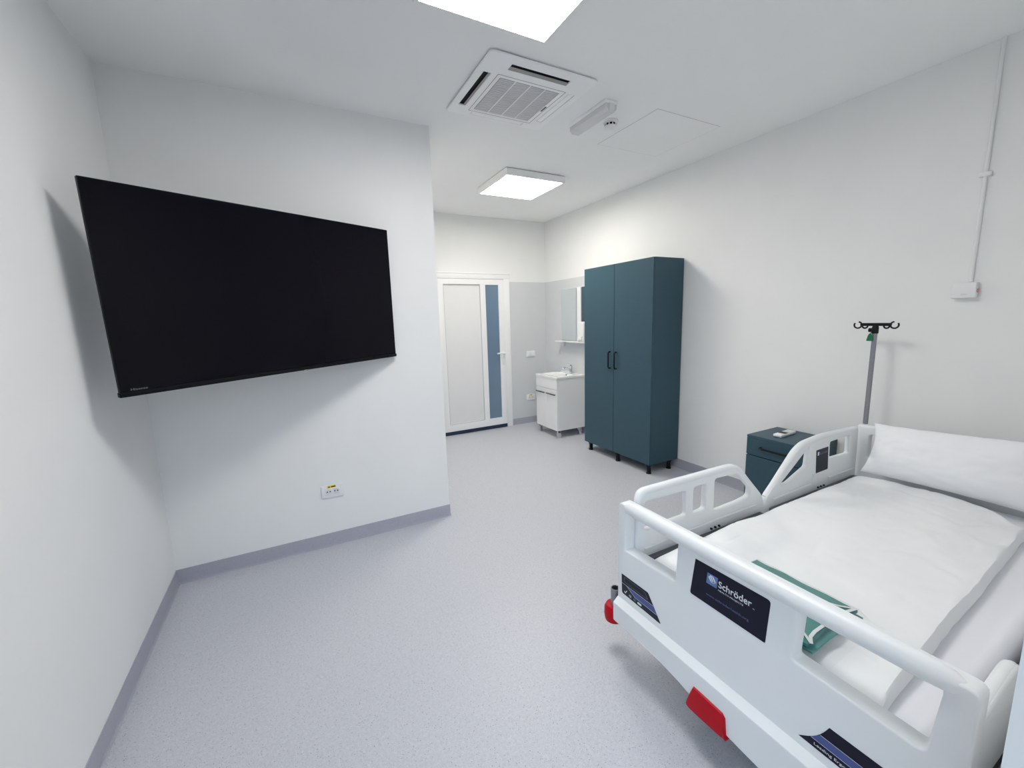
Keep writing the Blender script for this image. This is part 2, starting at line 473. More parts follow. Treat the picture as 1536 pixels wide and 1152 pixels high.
sw = thing('light_switch', 'white rectangular light switch on grey panel beside the door', 'light switch', (3.722, YB - 0.006, 1.0))
bm = B(); box(bm, 3.650, 3.794, YB - 0.018, YB - 0.0065, 0.957, 1.042, 0.005, 3); obj('cover_plate', bm, M['white'], sw, True)
for k in range(2):
    x = 3.690 + k * 0.064
    bm = B(); box(bm, x - 0.029, x + 0.029, YB - 0.023, YB - 0.017, 0.968, 1.031, 0.003, 2); obj('rocker', bm, M['white'], sw, True)

# ------------------------------------------------------------------ ceiling fittings
def lamp(name, label, x0, x1, y0, y1, em):
    t = thing(name, label, 'ceiling light', ((x0 + x1) / 2, (y0 + y1) / 2, H))
    z0, z1 = H - 0.062, H - 0.006
    bm = B()
    out = rounded([(x0, y0), (x1, y0), (x1, y1), (x0, y1)], 0.006, 3)
    b = 0.020
    inn = [(x0 + b, y0 + b), (x0 + b, y1 - b), (x1 - b, y1 - b), (x1 - b, y0 + b)]
    fb = curve_bm(out, [inn], t=z1 - z0, bev=0.002, bres=1)
    place(fb, lambda u, v, w: (u, v, (z0 + z1) / 2 + w)); merge(bm, fb)
    box(bm, x0 + 0.01, x1 - 0.01, y0 + 0.01, y1 - 0.01, z1 - 0.004, z1 - 0.001)
    obj('frame', bm, M['lampw'], t)
    bm = B(); box(bm, x0 + 0.03, x1 - 0.03, y0 + 0.03, y1 - 0.03, H - 0.008, H - 0.0005); obj('mounting_plate', bm, M['darkgap'], t)  # plate coloured dark to paint the shade in the gap at the ceiling
    bm = B(); box(bm, x0 + b, x1 - b, y0 + b, y1 - b, z0 + 0.001, z0 + 0.006); obj('diffuser', bm, em, t, label='glowing white diffuser')
lamp('ceiling_light', 'square glowing ceiling light near the entrance door', 2.522, 3.146, 3.405, 4.035, LAMP2)
lamp('ceiling_light', 'large bright ceiling light cut off by the top edge of the picture', 1.285, 1.905, 1.185, 1.805, LAMP)

ac = thing('ceiling_air_conditioner', 'white square ceiling cassette air conditioner with dark open vents', 'air conditioner', (2.055, 2.335, H))
ax0, ax1, ay0, ay1 = 1.722, 2.388, 2.005, 2.665
zp = H - 0.018
def rect(a, b, c, d): return [(a, c), (b, c), (b, d), (a, d)]
slots = [rect(1.872, 2.240, 2.066, 2.118), rect(1.764, 1.806, 2.182, 2.552), rect(2.304, 2.346, 2.182, 2.552), rect(1.872, 2.240, 2.606, 2.640)]
gr = rect(1.868, 2.252, 2.198, 2.574)
bm = curve_bm(rounded(rect(ax0, ax1, ay0, ay1), 0.03), [list(reversed(s)) for s in slots] + [list(reversed(gr))], t=0.010, bev=0.003, bres=2)
place(bm, lambda u, v, w: (u, v, zp + 0.005 + w)); obj('panel', bm, M['acw'], ac, True)
bm = B(); box(bm, ax0 + 0.03, ax1 - 0.03, ay0 + 0.03, ay1 - 0.03, zp + 0.0135, H - 0.0003); obj('vent_shade_block', bm, M['acd'], ac)  # solid black block paints the shade inside the open vents
# flaps
bm = B(); loft(bm, [[(x, 2.116, zp + 0.001), (x, 2.094, zp + 0.005), (x, 2.094, zp + 0.007), (x, 2.116, zp + 0.004)] for x in (1.874, 2.238)]); obj('flap', bm, M['flap'], ac, True)
bm = B(); loft(bm, [[(1.804, y, zp + 0.001), (1.793, y, zp + 0.004), (1.793, y, zp + 0.006), (1.804, y, zp + 0.004)] for y in (2.184, 2.550)]); obj('flap', bm, M['flap'], ac, True)
bm = B(); box(bm, 2.307, 2.343, 2.185, 2.549, zp + 0.001, zp + 0.008, 0.002); obj('flap', bm, M['acw'], ac, True)
bm = B(); box(bm, 1.875, 2.237, 2.609, 2.637, zp + 0.001, zp + 0.008, 0.002); obj('flap', bm, M['acw'], ac, True)
# intake grille : frame line, louvre slats and cross ribs in one mesh
bm = B()
box(bm, 1.869, 2.251, 2.199, 2.573, zp + 0.004, zp + 0.010, mi=1)  # darker backing paints the shade in the gaps between slats
for k in range(22):
    y = 2.204 + k * 0.0168
    loft(bm, [[(x, y, zp + 0.001), (x, y + 0.0120, zp + 0.001), (x, y + 0.0120, zp + 0.0042), (x, y, zp + 0.0042)] for x in (1.872, 2.248)])
for k in range(1, 4):
    x = 1.868 + k * 0.096; box(bm, x - 0.003, x + 0.003, 2.2, 2.572, zp - 0.0008, zp + 0.005, mi=2)
obj('intake_grille', bm, [M['acg'], M['acb'], M['acw']], ac, label='grey louvred intake grille')
bm = B()
for (a, b, c, d) in ((1.842, 2.278, 2.170, 2.1725), (1.842, 2.278, 2.590, 2.5925), (1.842, 1.8445, 2.170, 2.592), (2.2755, 2.278, 2.170, 2.592)):
    box(bm, a, b, c, d, zp - 0.0004, zp + 0.001)
obj('grille_seam', bm, M['crevice'], ac)  # grey strips paint the shadow gap around the grille
bm = B(); box(bm, 2.258, 2.270, 2.36, 2.42, zp - 0.0008, zp + 0.001); obj('indicator', bm, M['greyline'], ac)

el = thing('emergency_light', 'narrow white emergency light box on ceiling between air conditioner and smoke detector', 'emergency light', (2.60, 2.38, H))
bm = B(); box(bm, 2.555, 2.655, 2.150, 2.530, H - 0.024, H - 0.0005, 0.006); obj('base', bm, M['lampw'], el, True)
bm = B()
sec = [(-0.046, 0.0), (-0.044, -0.028), (-0.026, -0.044), (0.026, -0.044), (0.044, -0.028), (0.046, 0.0)]
loft(bm, [[(2.605 + u * k, y, H - 0.020 + v * k) for u, v in sec] for y, k in ((2.152, 0.9), (2.158, 1), (2.522, 1), (2.528, 0.9))])
obj('diffuser', bm, M['greyclear'], el, False, label='grey translucent cover')
bm = B(); box(bm, 2.585, 2.625, 2.146, 2.215, H - 0.058, H - 0.018, 0.004); obj('end_box', bm, M['white'], el, True)

sd = thing('smoke_detector', 'small round white smoke detector on ceiling beside the emergency light', 'smoke detector', (2.79, 2.375, H))
bm = B(); lathe(bm, (2.79, 2.375, H), [(0.052, -0.0005), (0.052, -0.010), (0.044, -0.014), (0.040, -0.018)]); obj('base', bm, M['white'], sd, True)
bm = B(); lathe(bm, (2.79, 2.375, H), [(0.036, -0.018), (0.036, -0.034)]); obj('sensing_chamber', bm, M['blackm'], sd, True)
bm = B(); lathe(bm, (2.79, 2.375, H), [(0.042, -0.033), (0.044, -0.038), (0.038, -0.046), (0.022, -0.051), (0.004, -0.052)])
for k in range(10):
    a = 2 * PI * k / 10; x, y = 2.79 + 0.0385 * math.cos(a), 2.375 + 0.0385 * math.sin(a)
    cyl(bm, (x, y, H - 0.017), (x, y, H - 0.036), 0.0035, seg=8)
obj('cap', bm, M['white'], sd, True)

ht = thing('access_hatch', 'flush square access hatch in ceiling above the wardrobe front', 'ceiling hatch', (3.26, 2.40, H))
hx0, hx1, hy0, hy1 = 2.953, 3.566, 2.112, 2.712
bm = B(); box(bm, hx0 + 0.004, hx1 - 0.004, hy0 + 0.004, hy1 - 0.004, H - 0.0022, H - 0.0003); obj('lid', bm, M['ceil'], ht)
bm = B()
for (a, b, c, d) in ((hx0, hx1, hy0, hy0 + 0.004), (hx0, hx1, hy1 - 0.004, hy1), (hx0, hx0 + 0.004, hy0, hy1), (hx1 - 0.004, hx1, hy0, hy1)):
    box(bm, a, b, c, d, H - 0.0012, H - 0.0002)
obj('hatch_gap', bm, M['hatchline'], ht)

# ------------------------------------------------------------------ conduit and box on the right wall
cd = thing('cable_conduit', 'thin white cable conduit running from ceiling down the right wall', 'conduit', (W, 0.868, 1.63))
bm = B(); cyl(bm, (W - 0.009, 0.868, 1.626), (W - 0.009, 0.868, H - 0.001), 0.008, seg=16); obj('tube', bm, M['white'], cd, True)
bm = B(); box(bm, W - 0.022, W - 0.0005, 0.845, 0.890, 2.155, 2.178, 0.003)
obj('clip', bm, M['white'], cd, True)
jb = thing('wall_box', 'small white box on right wall at the lower end of the conduit', 'wall box', (W, 0.88, 1.58))
bm = B(); box(bm, W - 0.042, W - 0.0005, 0.836, 0.930, 1.540, 1.622, 0.005, 3); obj('housing', bm, M['white'], jb, True)
bm = B(); cyl(bm, (W - 0.02, 0.8365, 1.578), (W - 0.02, 0.832, 1.578), 0.010, seg=20); obj('button', bm, M['pink'], jb, True, label='pale red button')
bm = B(); box(bm, W - 0.0428, W - 0.0415, 0.868, 0.892, 1.555, 1.564); obj('label_strip', bm, M['greyclear'], jb)

# ------------------------------------------------------------------ wardrobe
def dhandle(bm, a, b, out, r):
    """D handle between points a and b standing off by the vector out"""
    a, b, o = Vector(a), Vector(b), Vector(out)
    d = (b - a).normalized() * 0.018
    sweep(bm, [a, a + o * 0.6, a + o * 0.9 + d * 0.35, a + o + d, b + o - d, b + o * 0.9 - d * 0.35, b + o * 0.6, b], r, seg=10, up=Vector((0.3, 1, 0.2)))
WX = 3.600; w0, wm, w1 = 2.7324, 3.2354, 3.7110; wz0, wz1 = 0.092, 2.002
wd = thing('wardrobe', 'tall dark teal two-door wardrobe on black legs against the right wall', 'wardrobe', (3.79, 3.22, 0))
bm = B(); box(bm, WX + 0.0195, W - 0.012, w0, w1, wz0, wz1, 0.0015, 1); obj('body', bm, M['teal'], wd)
for (a, b, hy) in ((w0, wm - 0.0012, 3.197), (wm + 0.0012, w1, 3.288)):
    bm = B(); box(bm, WX, WX + 0.018, a + 0.001, b - 0.001, wz0 + 0.001, wz1 - 0.001, 0.0015, 2); d = obj('door', bm, M['teal'], wd)
    bm = B(); dhandle(bm, (WX + 0.001, hy, 0.972), (WX + 0.001, hy, 1.138), (-0.030, 0, 0), 0.0075); obj('handle', bm, M['black'], d, True, label='black bow handle')
for (x, y) in ((3.640, 3.645), (3.632, 3.193), (3.634, 2.768), (3.900, 2.768), (3.900, 3.645)):
    bm = B(); lathe(bm, (x, y, 0), [(0.024, 0.0), (0.024, 0.008), (0.019, 0.012), (0.021, 0.07), (0.030, 0.086), (0.030, wz0 - 0.0003)], 20); obj('leg', bm, M['black'], wd, True)

# ------------------------------------------------------------------ bedside cabinet
NX, n0, n1, nz = 3.610, 1.405, 1.810, 0.618
ns = thing('bedside_cabinet', 'dark teal bedside cabinet with black handle behind the bed rail', 'bedside cabinet', (3.79, 1.61, 0))
bm = B(); box(bm, NX + 0.0195, W - 0.012, n0, n1, 0.092, nz - 0.018, 0.001, 1); obj('body', bm, M['teal'], ns)
bm = B(); box(bm, NX, W - 0.012, n0, n1, nz - 0.0175, nz, 0.0015, 1); obj('top', bm, M['teal'], ns)
bm = B(); box(bm, NX, NX + 0.018, n0 + 0.001, n1 - 0.001, 0.4745, nz - 0.019, 0.0015, 1); d = obj('drawer', bm, M['teal'], ns)
bm = B(); dhandle(bm, (NX + 0.001, 1.508, 0.541), (NX + 0.001, 1.704, 0.541), (-0.030, 0, 0), 0.0075); obj('handle', bm, M['black'], d, True, label='black bow handle')
bm = B(); box(bm, NX, NX + 0.018, n0 + 0.001, n1 - 0.001, 0.093, 0.4680, 0.0015, 1); obj('door', bm, M['teal'], ns)
for (x, y) in ((3.645, 1.44), (3.645, 1.775), (3.93, 1.44), (3.93, 1.775)):
    bm = B(); lathe(bm, (x, y, 0), [(0.024, 0.0), (0.024, 0.008), (0.019, 0.012), (0.021, 0.07), (0.030, 0.086), (0.030, 0.0917)], 20); obj('leg', bm, M['black'], ns, True)

rc = thing('remote_control', 'small white remote control lying on the bedside cabinet', 'remote control', (3.80, 1.655, nz))
fr = lambda u, v, w: (3.802 + u * math.cos(0.04) - v * math.sin(0.04), 1.655 + u * math.sin(0.04) + v * math.cos(0.04), nz + 0.0005 + w)
bm = B(); box(bm, -0.10, 0.10, -0.029, 0.029, 0.0, 0.020, 0.006, 3); place(bm, fr); obj('body', bm, M['white'], rc, True)
bm = B(); box(bm, 0.006, 0.092, -0.025, 0.025, 0.0195, 0.0215, 0.0008, 1); place(bm, fr); obj('cover', bm, M['acg'], rc, True)
bm = B(); box(bm, -0.045, 0.004, -0.024, 0.024, 0.0195, 0.0212, 0.0006, 1); place(bm, fr); obj('display', bm, M['black'], rc, True)

# ------------------------------------------------------------------ wash basin unit
VX, v0, v1 = 3.553, 4.197, 4.686
va = thing('washbasin_cabinet', 'white washbasin cabinet on chrome legs left of the wardrobe', 'washbasin cabinet', (3.77, 4.44, 0))
bm = B(); box(bm, VX + 0.0185, W - 0.010, v0 + 0.002, v1 - 0.002, 0.096, 0.750, 0.001, 1); obj('body', bm, M['white'], va)
bm = B(); box(bm, VX, VX + 0.017, v0 + 0.002, v1 - 0.002, 0.618, 0.750, 0.002); obj('front_panel', bm, M['white'], va)
for (a, b) in ((v0 + 0.002, 4.4405), (4.4435, v1 - 0.002)):
    bm = B(); box(bm, VX, VX + 0.017, a, b, 0.097, 0.611, 0.002); d = obj('door', bm, M['white'], va)
    bm = B(); box(bm, VX - 0.024, VX - 0.012, a + 0.018, b - 0.018, 0.546, 0.562, 0.003)
    for y in (a + 0.035, b - 0.035): box(bm, VX - 0.014, VX + 0.001, y - 0.004, y + 0.004, 0.549, 0.557)
    obj('handle', bm, M['handlem'], d, True, label='chrome bar handle')
for (x, y) in ((3.592, 4.225), (3.592, 4.655), (3.915, 4.225), (3.915, 4.655)):
    bm = B(); box(bm, x - 0.020, x + 0.020, y - 0.020, y + 0.020, 0, 0.0957, 0.003); obj('leg', bm, M['chrome'], va, True)
# ceramic top with sunken bowl
bm = B(); nx_, ny_ = 30, 34; gx0, gx1, gy0, gy1 = VX - 0.006, W - 0.008, v0 - 0.004, v1 + 0.004
def bowl(x, y):
    cx, cy = 3.735, 4.4415
    d = (abs((x - cx) / 0.145) ** 3.2 + abs((y - cy) / 0.205) ** 3.2)
    return -0.075 * max(0.0, 1 - d) ** 0.55 if d < 1 else 0.0
g = []
for i in range(nx_ + 1):
    row = []
    for j in range(ny_ + 1):
        x = gx0 + (gx1 - gx0) * i / nx_; y = gy0 + (gy1 - gy0) * j / ny_
        edge = min(x - gx0, y - gy0, gy1 - y)
        lip = 0.003 if x > 3.93 else 0.0
        row.append(bm.verts.new((x, y, 0.776 + bowl(x, y) + lip - (0.003 if edge < 1e-6 else 0))))
    g.append(row)
for i in range(nx_):
    for j in range(ny_): bm.faces.new((g[i][j], g[i + 1][j], g[i + 1][j + 1], g[i][j + 1]))
border = [g[i][0] for i in range(nx_ + 1)] + [g[nx_][j] for j in range(1, ny_ + 1)] + [g[i][ny_] for i in range(nx_ - 1, -1, -1)] + [g[0][j] for j in range(ny_ - 1, 0, -1)]
low = [bm.verts.new((v.co.x, v.co.y, 0.7505)) for v in border]
for k in range(len(border)):
    a, b = k, (k + 1) % len(border); bm.faces.new((border[a], border[b], low[b], low[a]))
obj('basin', bm, M['ceram'], va, True)
bm = B(); cyl(bm, (3.868, 4.4415, 0.752), (3.862, 4.4415, 0.751), 0.011, seg=18); obj('overflow_hole', bm, M['blackm'], va)

fa = thing('faucet', 'chrome mixer faucet standing on the washbasin', 'faucet', (3.93, 4.42, 0.779))
bm = B(); lathe(bm, (3.925, 4.42, 0.7795), [(0.026, 0), (0.026, 0.006), (0.021, 0.012), (0.021, 0.085), (0.018, 0.095), (0.006, 0.098)], 24); obj('body', bm, M['chrome'], fa, True)
bm = B(); sweep(bm, [(3.915, 4.42, 0.828), (3.870, 4.42, 0.845), (3.825, 4.42, 0.850), (3.806, 4.42, 0.842), (3.802, 4.42, 0.826)], [0.015, 0.014, 0.013, 0.013, 0.012], seg=14); obj('spout', bm, M['chrome'], fa, True)
bm = B(); sweep(bm, [(3.930, 4.42, 0.882), (3.900, 4.42, 0.893), (3.850, 4.42, 0.908)], [0.015, 0.011, 0.008], seg=12, ry=0.5); obj('lever', bm, M['chrome'], fa, True)

mc = thing('bathroom_mirror', 'frameless mirror with white side strip and shelf above the washbasin', 'mirror', (3.98, 4.40, 1.5))
bm = B(); box(bm, 3.974, W - 0.0065, 4.10, 4.690, 1.196, 1.866, 0.001, 1); obj('back_board', bm, M['white'], mc)
bm = B(); box(bm, 3.969, 3.9738, 4.330, 4.690, 1.200, 1.864, 0.001, 1); obj('mirror_glass', bm, M['mirror'], mc)
bm = B(); box(bm, 3.955, 3.9738, 4.244, 4.326, 1.196, 1.866, 0.002, 1); obj('side_strip', bm, M['white'], mc)
bm = B(); box(bm, 3.962, 3.9738, 4.110, 4.240, 1.400, 1.864, 0.001, 1); obj('dark_mirror_panel', bm, M['mirrordark'], mc)  # second mirror panel, coloured dark bluish instead of reflecting
bm = B(); box(bm, 3.868, W - 0.0065, 4.08, 4.700, 1.180, 1.194, 0.002, 2); obj('shelf', bm, M['white'], mc, True)
bm = B(); box(bm, 3.955, W - 0.0065, 4.630, 4.646, 1.125, 1.1797, 0.002, 1); obj('bracket', bm, M['white'], mc)

so = thing('soap_dispenser', 'white rounded soap dispenser on the mirror shelf next to the wardrobe', 'soap dispenser', (3.915, 4.145, 1.1945))
out = rounded([(4.085, 1.195), (4.205, 1.195), (4.205, 1.44), (4.085, 1.44)], [0.008, 0.008, 0.045, 0.045], 6)
bm = curve_bm(out, [], t=0.080, bev=0.010); place(bm, lambda u, v, w: (3.912 + w, u, v)); obj('body', bm, M['white'], so, True)
bm = B(); box(bm, 3.858, 3.872, 4.110, 4.180, 1.215, 1.262, 0.004); obj('push_button', bm, M['white'], so, True)

# ------------------------------------------------------------------ hospital bed
bed = thing('hospital_bed', 'white hospital bed with slotted side rails and red corner bumpers, head against the right wall', 'hospital bed', (2.82, 0.717, 0))
def FB(u, v, w): return (1.858 - w, -u, v)           # footboard front: u = -y, v = z, w = towards the room
# footboard panel with two hand openings
fy0, fy1 = 0.205, 1.232
outl = rounded([(-fy1, 0.225), (-1.0, 0.215), (-0.72, 0.175), (-0.43, 0.170), (-fy0, 0.205), (-fy0, 0.745), (-fy1, 0.745)], [0.03, 0.1, 0.1, 0.1, 0.03, 0.02, 0.02], 4)
h1 = rounded([(-1.193, 0.548), (-1.188, 0.725), (-0.932, 0.725), (-0.940, 0.556)], [0.006, 0.006, 0.006, 0.010], 3)
h2 = rounded([(-0.546, 0.556), (-0.537, 0.725), (-0.256, 0.725), (-0.272, 0.545)], [0.010, 0.008, 0.025, 0.02], 4)
bm = curve_bm(outl, [h1, h2], t=0.054, bev=0.006, bres=3)
place(bm, lambda u, v, w: (1.885 + w, -u, v))
fb = obj('footboard', bm, M['bed'], bed, True)
# sloped ledges under the openings
bm = B()
n = 28; secs = []
for i in range(n + 1):
    t = i / n; y = 1.222 - t * (1.222 - 0.212)
    bow = 0.008 * math.sin(PI * t)
    endk = min(1.0, 0.25 + 4.5 * min(t, 1 - t) ** 0.6)
    ring = []
    for k in range(18):
        a = 2 * PI * k / 18
        ring.append((1.874 - bow + 0.026 * endk * math.cos(a), y, 0.733 - (1 - endk) * 0.008 + 0.028 * endk * math.sin(a)))
    secs.append(ring)
loft(bm, secs); obj('top_rail', bm, M['bed'], fb, True)
# lower skirt with sloped upper lip
bm = B(); secs = []
zb = [(1.236, 0.212), (1.228, 0.205), (1.12, 0.206), (0.98, 0.203), (0.90, 0.193), (0.84, 0.180), (0.77, 0.166), (0.70, 0.156), (0.60, 0.148), (0.45, 0.148), (0.34, 0.160), (0.25, 0.180), (0.212, 0.195), (0.204, 0.205)]
for i, (y, z) in enumerate(zb):
    k = 0.012 if i in (0, len(zb) - 1) else 0.0
    secs.append([(1.860, y, 0.324 - k), (1.832 + k, y, 0.303 - k), (1.831 + k, y, 0.300), (1.833 + k, y, z + 0.016), (1.842, y, z + 0.004), (1.885, y, z + 0.002), (1.885, y, 0.324 - k)])
loft(bm, secs); obj('lower_skirt', bm, M['bed'], fb)
# red rubber bumper in the skirt
bm = B()
secs = []
for (y, zt, zbm) in ((0.846, 0.178, 0.150), (0.836, 0.212, 0.146), (0.824, 0.246, 0.146), (0.80, 0.246, 0.146), (0.716, 0.243, 0.150), (0.706, 0.232, 0.152), (0.700, 0.170, 0.150)):
    secs.append([(1.838, y, zt), (1.826, y, zt - 0.006), (1.823, y, (zt + zbm) / 2), (1.825, y, zbm + 0.006), (1.831, y, zbm), (1.850, y, zbm)])
loft(bm, secs); obj('bumper', bm, M['red'], fb, True, label='red rubber bumper')

# main name plate
bm = B()
pl = rounded([(-0.874, 0.555), (-0.617, 0.553), (-0.609, 0.692), (-0.858, 0.690)], [0.008, 0.004, 0.012, 0.002], 4)
plate(bm, pl, FB, 0.0008, 0.0003, 0)
obj('name_plate', bm, M['navy'], fb, label='navy name plate')
bm = B()
plate(bm, [(-0.874, 0.5525), (-0.617, 0.5505), (-0.617, 0.5535), (-0.874, 0.5555)], FB, 0.0006, 0.0002, 0)
obj('plate_edge', bm, M['ink'], fb)
E0 = 0.0011
bm = B(); plate(bm, [(-0.814, 0.629), (-0.776, 0.629), (-0.773, 0.667), (-0.811, 0.667)], FB, 0.0003, E0, 0); obj('emblem', bm, M['emblem'], fb, label='square blue emblem')
bm = B()
for (u0, v0_, L) in ((-0.8055, 0.6545, 0.017), (-0.7985, 0.6570, 0.021), (-0.7925, 0.6620, 0.020)):   # diagonal flame strokes
    d = Vector((0.58, -0.81)); p = Vector((u0, v0_)); q = p + d * L; nrm = Vector((0.81, 0.58)) * 0.0024
    plate(bm, [tuple(p - nrm), tuple(q - nrm), tuple(q + nrm), tuple(p + nrm)], FB, 0.0002, E0 + 0.0003, 0)
for (a, b) in (((-0.8055, 0.6545), (-0.7925, 0.6620)), ((-0.7960, 0.6405), (-0.7810, 0.6462))):
    a, b = Vector(a), Vector(b); d = (b - a).normalized(); nrm = Vector((-d.y, d.x)) * 0.0022
    plate(bm, [tuple(a - nrm), tuple(b - nrm), tuple(b + nrm), tuple(a + nrm)], FB, 0.0002, E0 + 0.0003, 0)
plate(bm, rounded([(-0.8010, 0.6600), (-0.7965, 0.6600), (-0.7965, 0.6640), (-0.8010, 0.6640)], 0.002, 3), FB, 0.0002, E0 + 0.0003, 0)
obj('emblem_mark', bm, M['ink'], fb)
def letters(name, s, y_left, z, width, height, m, par, w=E0, bold=0.0, spacing=1.0, fn=FB):
    bm = text_bm(s, width, height, bold=bold, spacing=spacing)
    place(bm, lambda u, v, ww: fn(-y_left + u, z + v, w + ww)); return obj(name, bm, m, par)
letters('lettering', 'Schr\u00f6der', 0.7705, 0.6375, 0.1085, 0.0225, M['ink'], fb, bold=0.012)
letters('lettering', 'HEALTH PROJECTS', 0.7705, 0.6252, 0.083, 0.0052, M['ink'], fb)
letters('lettering', 'www.schroderhealth.org', 0.813, 0.5870, 0.145, 0.0080, M['inkdim'], fb)
letters('lettering', 'TM', 0.659, 0.6345, 0.006, 0.0026, M['ink'], fb)

# left safety sticker
bm = B()
plate(bm, rounded([(-1.204, 0.352), (-0.996, 0.348), (-1.062, 0.438), (-1.208, 0.437)], [0.010, 0.004, 0.006, 0.002], 4), FB, 0.0006, 0.0003, 0)
plate(bm, [(-1.180, 0.3975), (-1.130, 0.3745), (-1.015, 0.3735), (-1.033, 0.3985)], FB, 0.0002, 0.0009, 1)
for (a, b) in (((-1.206, 0.3975), (-1.033, 0.3990)), ((-1.180, 0.3975), (-1.130, 0.3740)), ((-1.130, 0.3740), (-1.014, 0.3730))):
    a, b = Vector(a), Vector(b); d = (b - a).normalized(); nrm = Vector((-d.y, d.x)) * 0.0006
    plate(bm, [tuple(a - nrm), tuple(b - nrm), tuple(b + nrm), tuple(a + nrm)], FB, 0.0001, 0.0011, 2)
plate(bm, rounded([(-1.194, 0.4075), (-1.060, 0.4065), (-1.076, 0.4300), (-1.192, 0.4300)], 0.005, 3), FB, 0.0001, 0.0009, 3)
plate(bm, rounded([(-1.1915, 0.4095), (-1.0645, 0.4085), (-1.0785, 0.4280), (-1.1895, 0.4280)], 0.004, 3), FB, 0.0001, 0.0010, 0)
obj('safety_label', bm, [M['charcoal'], M['blue'], M['ink'], M['greyline']], fb, label='dark label with blue stripe and approval marks')
bm = B()
cxk, czk = -1.184, 0.3665
for (a, b) in (((cxk - 0.006, czk + 0.001), (cxk - 0.001, czk - 0.006)), ((cxk - 0.001, czk - 0.006), (cxk + 0.009, czk + 0.010))):
    a, b = Vector(a), Vector(b); d = (b - a).normalized(); nrm = Vector((-d.y, d.x)) * 0.0016
    plate(bm, [tuple(a - nrm), tuple(b - nrm), tuple(b + nrm), tuple(a + nrm)], FB, 0.0002, 0.0009, 0)
obj('check_mark', bm, M['ink'], fb)
letters('lettering', 'CE', 1.163, 0.3590, 0.013, 0.010, M['ink'], fb, w=0.0009)
bm = B()
plate(bm, rounded([(-1.138, 0.358), (-1.126, 0.358), (-1.126, 0.368), (-1.138, 0.368)], 0.002, 3), FB, 0.0002, 0.0009, 0)
obj('approval_mark', bm, M['greyline'], fb)
bm = B(); plate(bm, rounded([(-1.116, 0.357), (-1.094, 0.357), (-1.094, 0.366), (-1.116, 0.366)], 0.004, 3), FB, 0.0002, 0.0009, 0)
obj('approval_mark', bm, M['ink'], fb)
# right sticker
def arc(p0, p1, bulge, n=8):
    p0, p1 = Vector(p0), Vector(p1); d = p1 - p0; nr = Vector((-d.y, d.x)).normalized()
    return [tuple(p0 + d * (i / n) + nr * bulge * math.sin(PI * i / n)) for i in range(n + 1)]
bm = B()
lft = arc((-0.444, 0.438), (-0.512, 0.350), 0.009)
plate(bm, lft + [(-0.226, 0.350), (-0.222, 0.438)], FB, 0.0006, 0.0003, 0)
plate(bm, [(-0.4825, 0.3745), (-0.227, 0.3745), (-0.2245, 0.3990), (-0.4615, 0.3990)], FB, 0.0002, 0.0009, 1)
for z, u in ((0.3745, -0.4825), (0.3990, -0.4615)):
    plate(bm, [(u, z - 0.0005), (-0.226, z - 0.0005), (-0.226, z + 0.0005), (u, z + 0.0005)], FB, 0.0001, 0.0011, 2)
obj('slogan_label', bm, [M['navy'], M['blue'], M['ink']], fb, label='navy label with blue stripe')
letters('lettering', 'Leading Ergonomics', 0.474, 0.3585, 0.112, 0.0075, M['ink'], fb, w=0.0009)

# headboard
outl = rounded([(-1.215, 0.36), (-0.21, 0.36), (-0.21, 0.800), (-1.215, 0.800)], [0.02, 0.02, 0.05, 0.02], 5)
hh = [rounded([(-1.150, 0.600), (-1.150, 0.745), (-0.76, 0.745), (-0.76, 0.600)], 0.02, 4), rounded([(-0.68, 0.600), (-0.68, 0.745), (-0.27, 0.745), (-0.27, 0.600)], 0.02, 4)]
bm = curve_bm(outl, hh, t=0.055, bev=0.012); place(bm, lambda u, v, w: (3.785 + w, -u, v)); obj('headboard', bm, M['bed'], bed, True)

# side rails : outline in (x, z)
def rail(name, outline, rad, holes, hrad, y, top, par=bed, t=0.030, rt=0.0175):
    bm = curve_bm(rounded(outline, rad, 5), [rounded(h, hrad, 4) for h in holes], t=t, bev=0.009, bres=3)
    place(bm, lambda u, v, w: (u, y + w, v))
    o = obj(name, bm, M['bed'], par, True)
    bm = B(); pts = []
    top = rounded_open(top, 0.05)
    sweep(bm, [(x, y, z) for x, z in top], [rt if 0 < i < len(top) - 1 else rt * 0.66 for i in range(len(top))], seg=14)
    obj('hand_rail', bm, M['bed'], o, True)
    return o
def rounded_open(pts, r, n=5):
    out = [pts[0]]
    for i in range(1, len(pts) - 1):
        a, b, c = Vector(pts[i - 1]), Vector(pts[i]), Vector(pts[i + 1])
        l = min(r, (a - b).length * 0.45, (c - b).length * 0.45)
        s, e = b + (a - b).normalized() * l, b + (c - b).normalized() * l
        for k in range(n + 1):
            t = k / n; q = s * (1 - t) ** 2 + b * 2 * t * (1 - t) + e * t * t; out.append((q.x, q.y))
    out.append(pts[-1]); return out
RY = 1.190
foot_out = [(1.912, 0.43), (1.912, 0.798), (2.505, 0.792), (2.570, 0.766), (2.752, 0.592), (2.772, 0.550), (2.772, 0.43)]
foot_holes = [[(1.952, 0.618), (1.952, 0.742), (2.196, 0.735), (2.205, 0.618)],
              [(2.246, 0.615), (2.243, 0.739), (2.327, 0.739), (2.325, 0.617)],
              [(2.388, 0.590), (2.386, 0.748), (2.548, 0.742), (2.655, 0.645), (2.651, 0.604), (2.580, 0.595)]]
r1 = rail('side_rail', foot_out, [0.03, 0.045, 0.06, 0.06, 0.03, 0.03, 0.02], foot_holes, 0.016, RY,
          [(1.925, 0.70), (1.925, 0.784), (2.500, 0.779), (2.560, 0.757), (2.740, 0.588)])
head_out = [(2.785, 0.43), (2.785, 0.560), (3.045, 0.772), (3.10, 0.800), (3.29, 0.815), (3.690, 0.803), (3.706, 0.43)]
